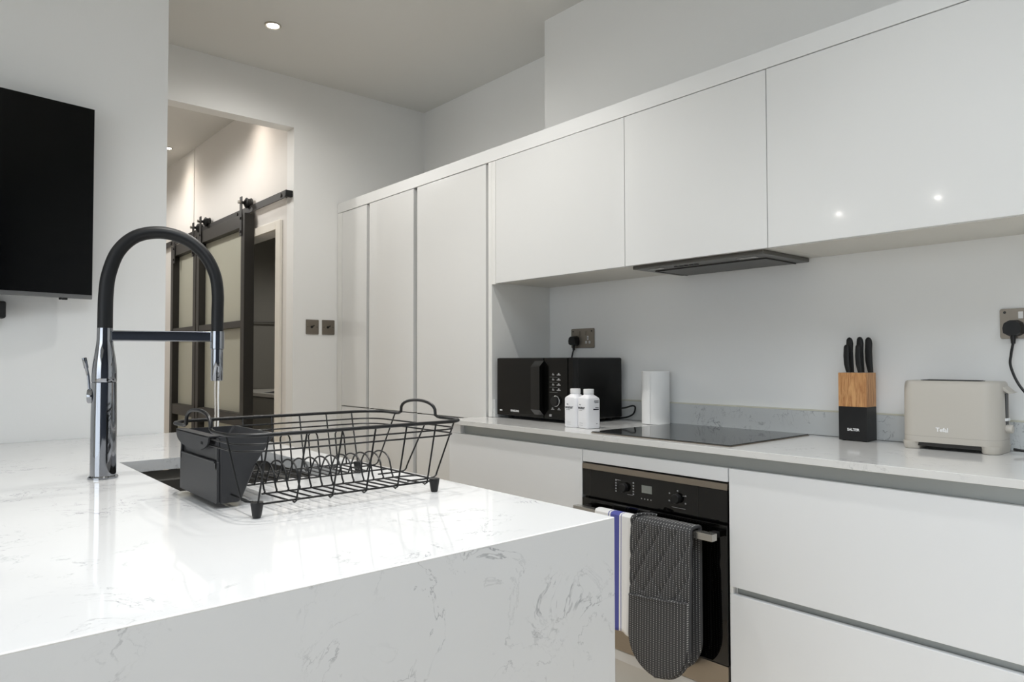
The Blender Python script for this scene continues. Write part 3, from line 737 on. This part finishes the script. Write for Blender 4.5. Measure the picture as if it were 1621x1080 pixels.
# ------------------------------------------------------------------ tap
fb = Vector((-2.1055, 1.8185, 0)); fd = Vector((.262, -.094, 0)).normalized(); fn = Vector((-fd.y, fd.x, 0))
def F(s, z, t=0.): return fb+fd*s+fn*t+Vector((0, 0, z))
tp = thing('kitchen_tap', 'tall chrome kitchen tap with a black arched hose beside the sink', 'tap', (fb.x, fb.y, ZW))
part(tp, 'base_ring', B().lathe([(.0, ZW+.0003), (.0305, ZW+.0003), (.0305, ZW+.004), (.0275, ZW+.007), (.0, ZW+.007)], (fb.x, fb.y, 0), 'Z', 48), m_chrome)
part(tp, 'body', B().lathe([(.0265, ZW+.007), (.0262, 1.05), (.0252, 1.1365)], (fb.x, fb.y, 0), 'Z', 48), m_chrome)
neck = [(.0240, 1.1366), (.0253, 1.1385), (.0254, 1.150), (.0250, 1.163), (.0238, 1.178), (.0217, 1.194), (.0192, 1.210), (.0174, 1.223), (.0164, 1.236), (.0160, 1.2605), (.0, 1.2605)]
part(tp, 'neck', B().lathe(neck, (fb.x, fb.y, 0), 'Z', 48), m_chrome, smooth=60)
hose = bez([F(0, 1.256), F(.0, 1.30), F(.001, 1.340), F(.006, 1.384), F(.0235, 1.4355), F(.056, 1.4715), F(.098, 1.4855), F(.1405, 1.4825), F(.180, 1.4645), F(.2115, 1.4315), F(.2305, 1.3895), F(.2365, 1.345), F(.2362, 1.30), F(.2362, 1.252)], 8)
L = len(hose); part(tp, 'hose', B().tube(hose, [.0160-.0022*min(1, i/L*1.25) for i in range(L)], 20), m_rubber)
bar = B(); poly = rrect(.012, .0245, .002, 3)
bar.loft([[tuple(F(s, 1.2430+b, a)) for a, b in poly] for s in (.012, .226)])
part(tp, 'support_arm', bar, m_chrome)
part(tp, 'collar', B().lathe([(.0135, 1.2125), (.0158, 1.2140), (.0158, 1.2560), (.0, 1.2560)], tuple(F(.2362, 0)), 'Z', 32), m_chrome)
part(tp, 'spray_head', B().lathe([(.0, 1.1375), (.0125, 1.1375), (.0138, 1.1400), (.0136, 1.2125), (.0, 1.2125)], tuple(F(.2362, 0)), 'Z', 28), m_chrome)
kn = B(); ring = []
axis = -fd
for d, r in ((.022, .0165), (.030, .0165), (.0325, .0150), (.0328, .001)):
    ring.append([tuple(F(-d, 1.106+r*math.sin(2*PI*k/28), r*math.cos(2*PI*k/28))) for k in range(28)])
kn.loft(ring); part(tp, 'valve_knob', kn, m_chrome)
part(tp, 'lever', B().tube([F(-.029, 1.118, 0), F(-.0315, 1.150), F(-.0355, 1.168), F(-.0360, 1.170), F(-.0405, 1.1925)], [.0030, .0031, .0033, .0046, .0050], 14), m_chrome)
wts = B().tube([F(.2362-.0005*math.sin(i*.9), 1.1374-i*.0155, .0004*math.sin(i*1.7)) for i in range(29)], [.0058-.0001*i+.0003*math.sin(i*1.3) for i in range(29)], 12)
single('water_stream', wts, m_water, 'thin clear stream of water falling from the tap into the sink', 'water')

# ------------------------------------------------------------------ dish rack
rk = thing('dish_rack', 'black wire dish rack standing on the island beside the sink', 'dish rack', (-1.80, 1.357, ZW))
RX0, RX1, RY0, RY1, RZ = -2.041, -1.563, 1.165, 1.549, 1.061
BX0, BX1, BY0, BY1, BZ = -2.000, -1.632, 1.178, 1.503, .9440
cx, cy = (RX0+RX1)/2, (RY0+RY1)/2; W, D = RX1-RX0, RY1-RY0
HUMP = [(.090, 0), (.080, .001)]+[(.071*math.cos(PI*k/14), .004+.030*math.sin(PI*k/14)**.62) for k in range(15)]+[(-.080, .001), (-.090, 0)]
def rloop(w, d, r, z, handle=False):
    r_ = rrect(w, d, r, 7); n_ = 8; pts = []
    # rrect order: +x+y corner, -x+y corner, -x-y corner, +x-y corner
    for i, (a, b) in enumerate(r_):
        pts.append((cx+a, cy+b, z))
        if handle and i == 2*n_-1:              # after the -x+y corner: left short side, going to -y
            for dy, dz in HUMP:
                pts.append((cx-w/2, cy+dy+.0, z+dz))
        if handle and i == 4*n_-1:              # after the +x-y corner: right short side, going to +y
            for dy, dz in HUMP:
                pts.append((cx+w/2, cy-dy, z+dz))
    return pts
part(rk, 'rim', B().tube(rloop(W, D, .055, RZ, True), .0035, 10, closed=True), m_wire)
for z, k in ((1.0445, .020), (1.0325, .023)): part(rk, 'side_rail', B().tube(rloop(W-k, D-k, .050, z), .0017, 8, closed=True), m_wire)
part(rk, 'base_frame', B().tube([(BX0, BY0, BZ), (BX1, BY0, BZ), (BX1, BY1, BZ), (BX0, BY1, BZ)], .0019, 8, closed=True), m_wire)
wr = .0017
for xr in (-1.992, -1.924, -1.856, -1.788, -1.720, -1.652):   # rim, down, and a little hook under the base
    part(rk, 'side_wire', B().tube([(xr+.007, RY0, RZ), (xr-.007, BY0-.002, BZ-.002), (xr-.007, BY0+.006, BZ-.006), (xr-.007, BY0+.014, BZ-.0035)], wr, 8), m_wire)
for xr in (-1.960, -1.896, -1.832, -1.766, -1.700, -1.634):
    part(rk, 'side_wire', B().tube([(xr+.006, RY1, RZ), (xr, BY1+.002, BZ-.002), (xr, BY1-.006, BZ-.006), (xr, BY1-.014, BZ-.0035)], wr, 8), m_wire)
for yr, yb in ((1.212, 1.204), (1.325, 1.318), (1.452, 1.440)):
    zt = RZ if abs(yr-cy) > .078 else RZ-.017
    part(rk, 'end_wire', B().tube(bez([(RX1-.001, yr, zt), (BX1+.020, yb, BZ+.020), (BX1+.012, yb, BZ+.004), (BX1-.004, yb, BZ+.0005), (BX1-.055, yb, BZ+.0005)], 4), wr, 8), m_wire)
    if yr < 1.3: part(rk, 'end_wire', B().tube(bez([(RX0+.001, yr, zt), (BX0-.020, yb, BZ+.020), (BX0-.012, yb, BZ+.004), (BX0+.004, yb, BZ+.0005)], 4), wr, 8), m_wire)
FRY, BKY = 1.266, 1.372
part(rk, 'cross_bar', B().tube([(-1.957, FRY, BZ), (BX1-.04, FRY, BZ), (BX1-.001, FRY-.012, BZ)], wr, 8), m_wire)
part(rk, 'cross_bar', B().tube([(-1.957, BKY, BZ), (BX1-.001, BKY, BZ)], wr, 8), m_wire)
for i in range(13):                             # floor wire that rises into a plate loop
    x = -1.952+i*(.268/12)
    pts = [(x+.006, BY0, BZ+.001), (x, FRY-.008, BZ+.001), (x, FRY-.002, BZ+.004), (x-.001, FRY+.002, BZ+.012), (x-.001, FRY+.007, BZ+.027)]
    for k in range(1, 10):
        a = PI*k/10; pts.append((x-.001, FRY+.0085+.038*(1-math.cos(a)), BZ+.027+.0235*math.sin(a)))
    pts += [(x-.001, FRY+.091, BZ+.022), (x-.001, BKY-.002, BZ+.001)]
    part(rk, 'plate_loop', B().tube(bez(pts, 3), wr, 7), m_wire)
for i in range(13):
    x = -1.952+i*(.268/12)
    part(rk, 'floor_wire', B().tube([(x, BKY, BZ+.001), (x, BY1, BZ+.001)], wr, 7), m_wire)
for x in (-1.874, -1.808, -1.742, -1.676):      # tall cup loops on the far side
    P = [(x-.011, BY1-.002, BZ), (x-.011, BY1+.012, 1.010)]
    for k in range(1, 8):
        a = PI*k/8; P.append((x-.011*math.cos(a), BY1+.0135, 1.010+.013*math.sin(a)))
    P += [(x+.011, BY1+.012, 1.010), (x+.011, BY1-.002, BZ)]
    part(rk, 'cup_loop', B().tube(P, wr, 7), m_wire)
for x, y in ((BX0+.003, BY0+.006), (BX1-.004, BY0+.006), (BX0+.003, BY1-.004), (BX1-.004, BY1-.004)):
    part(rk, 'foot', B().lathe([(.0, ZW+.0004), (.0062, ZW+.0004), (.0075, ZW+.004), (.0105, BZ-.001), (.0105, BZ+.003), (.0, BZ+.003)], (x, y, 0), 'Z', 20), m_blackp)

# cutlery holder hooked into the left end
cdy = thing('cutlery_holder', 'black plastic cutlery holder hooked into the left end of the dish rack', 'cutlery holder', (-2.0, 1.40, .935))
y0, y1 = 1.298, 1.515
def CR(xa, xb, z, ya=0., r=.006): return [(px, py, z) for px, py in [((xa+xb)/2+a, (y0+y1)/2+b) for a, b in rrect(xb-xa, (y1-y0)+2*ya, r, 4)]]
part(cdy, 'cup', B().loft([CR(-2.018, -1.984, .9295), CR(-2.022, -1.980, .933), CR(-2.022, -1.951, 1.000), CR(-2.022, -1.924, 1.040), CR(-2.022, -1.915, 1.048), CR(-2.0195, -1.9185, 1.048, -.0025), CR(-2.0190, -1.9555, .995, -.0025), CR(-2.0185, -1.985, .938, -.0025)]), m_greyp, smooth=30)
part(cdy, 'front_pocket', B().prism([(y0-.001, .930), (y1+.001, .930), (y1+.001, 1.003), (y1-.004, 1.010), (y1-.012, 1.003), (y0+.012, 1.003), (y0+.004, 1.010), (y0-.001, 1.003)], lambda a, b: (-2.0262, a, b), lambda a, b: (-2.0222, a, b)), m_greyp)
part(cdy, 'pocket_rim', B().tube([(-2.0262, y1-.010, 1.0035), (-2.0262, y0+.010, 1.0035)], .0020, 8), m_greyp)
for yy in (y0+.004, y1-.004): part(cdy, 'side_rib', B().box(-2.0262, -2.0222, yy-.004, yy+.004, .99, 1.046, .001), m_greyp)
fl = []
for k in range(17):
    a = PI*k/16; fl.append(((y0+y1)/2+.004+.098*math.cos(a), 1.049-.030*math.sin(a)**.7))
part(cdy, 'hook_flap', B().prism(fl, lambda a, b: (-2.0365, a, b), lambda a, b: (-2.0335, a, b)).box(-2.0365, -2.018, y0+.012, y1-.006, 1.0475, 1.0500), m_greyp)
text(cdy, 'lettering', 'lllllll', .007, m_blackp, (-2.0367, 1.348, 1.035), *FX)

# ------------------------------------------------------------------ lamps reflected in the cupboard door
def pend(x, y, z, label):
    t = thing('pendant_lamp', label, 'lamp', (x, y, z), 0, 'small pendant lamps')
    part(t, 'shade', B().lathe([(.034, -.03), (.036, -.03), (.036, .05), (.010, .06), (.010, .055), (.034, .048)], (0, 0, 0), 'Z', 28, cap=False), m_white, local=True)
    part(t, 'bulb', B().lathe([(.0, -.036), (.009, -.034), (.016, -.024), (.016, -.010), (.0, .0)], (0, 0, 0), 'Z', 24, cap=False), M('bulb', (1, 1, 1), .5, emit=(1, .96, .9), estr=120), local=True)
    part(t, 'cord', B().tube([(0, 0, .058), (0, 0, ZC-z-.001)], .003, 6), m_white, local=True)
pend(-2.949, 2.0757, 2.174, 'farther small white pendant lamp mirrored in the wall cupboard door')
pend(-2.949, 1.4912, 2.181, 'nearer small white pendant lamp mirrored in the wall cupboard door')

# ------------------------------------------------------------------ daylight
w = bpy.data.worlds.new('world'); bpy.context.scene.world = w; w.use_nodes = True
bg = w.node_tree.nodes['Background']; bg.inputs['Color'].default_value = (.86, .93, 1., 1); bg.inputs['Strength'].default_value = 2.75
pl = bpy.data.lights.new('garden_window_portal', 'AREA'); pl.shape = 'RECTANGLE'; pl.size = 4.1; pl.size_y = 2.43
pl.cycles.is_portal = True
po = bpy.data.objects.new('garden_window_portal', pl); C.objects.link(po); po.location = (XL-.05, -.55, 1.335)
po.rotation_euler = (PI/2, 0, -PI/2)
pl = bpy.data.lights.new('rooflight_portal', 'AREA'); pl.shape = 'RECTANGLE'; pl.size = LX1-LX0; pl.size_y = LY1-LY0
pl.cycles.is_portal = True
po = bpy.data.objects.new('rooflight_portal', pl); C.objects.link(po); po.location = ((LX0+LX1)/2, (LY0+LY1)/2, ZC+.28)
# overcast sky: three times brighter overhead than at the horizon
nt = w.node_tree; g = nt.nodes.new('ShaderNodeTexCoord'); sp = nt.nodes.new('ShaderNodeSeparateXYZ'); mr = nt.nodes.new('ShaderNodeMapRange')
nt.links.new(g.outputs['Generated'], sp.inputs[0]); nt.links.new(sp.outputs[2], mr.inputs[0])
mr.inputs[1].default_value = 0; mr.inputs[2].default_value = 1; mr.inputs[3].default_value = 2.1; mr.inputs[4].default_value = 7.6
nt.links.new(mr.outputs[0], bg.inputs['Strength'])

sc = bpy.context.scene
sc.view_settings.view_transform = 'Standard'; sc.view_settings.look = 'None'
sc.view_settings.gamma = 1.; sc.view_settings.exposure = .12; sc.view_settings.use_curve_mapping = False
sc.cycles.max_bounces = 10; sc.cycles.diffuse_bounces = 6; sc.cycles.glossy_bounces = 5
sc.cycles.sample_clamp_indirect = 6; sc.cycles.use_denoising = True
sc.cycles.caustics_reflective = False; sc.cycles.caustics_refractive = False
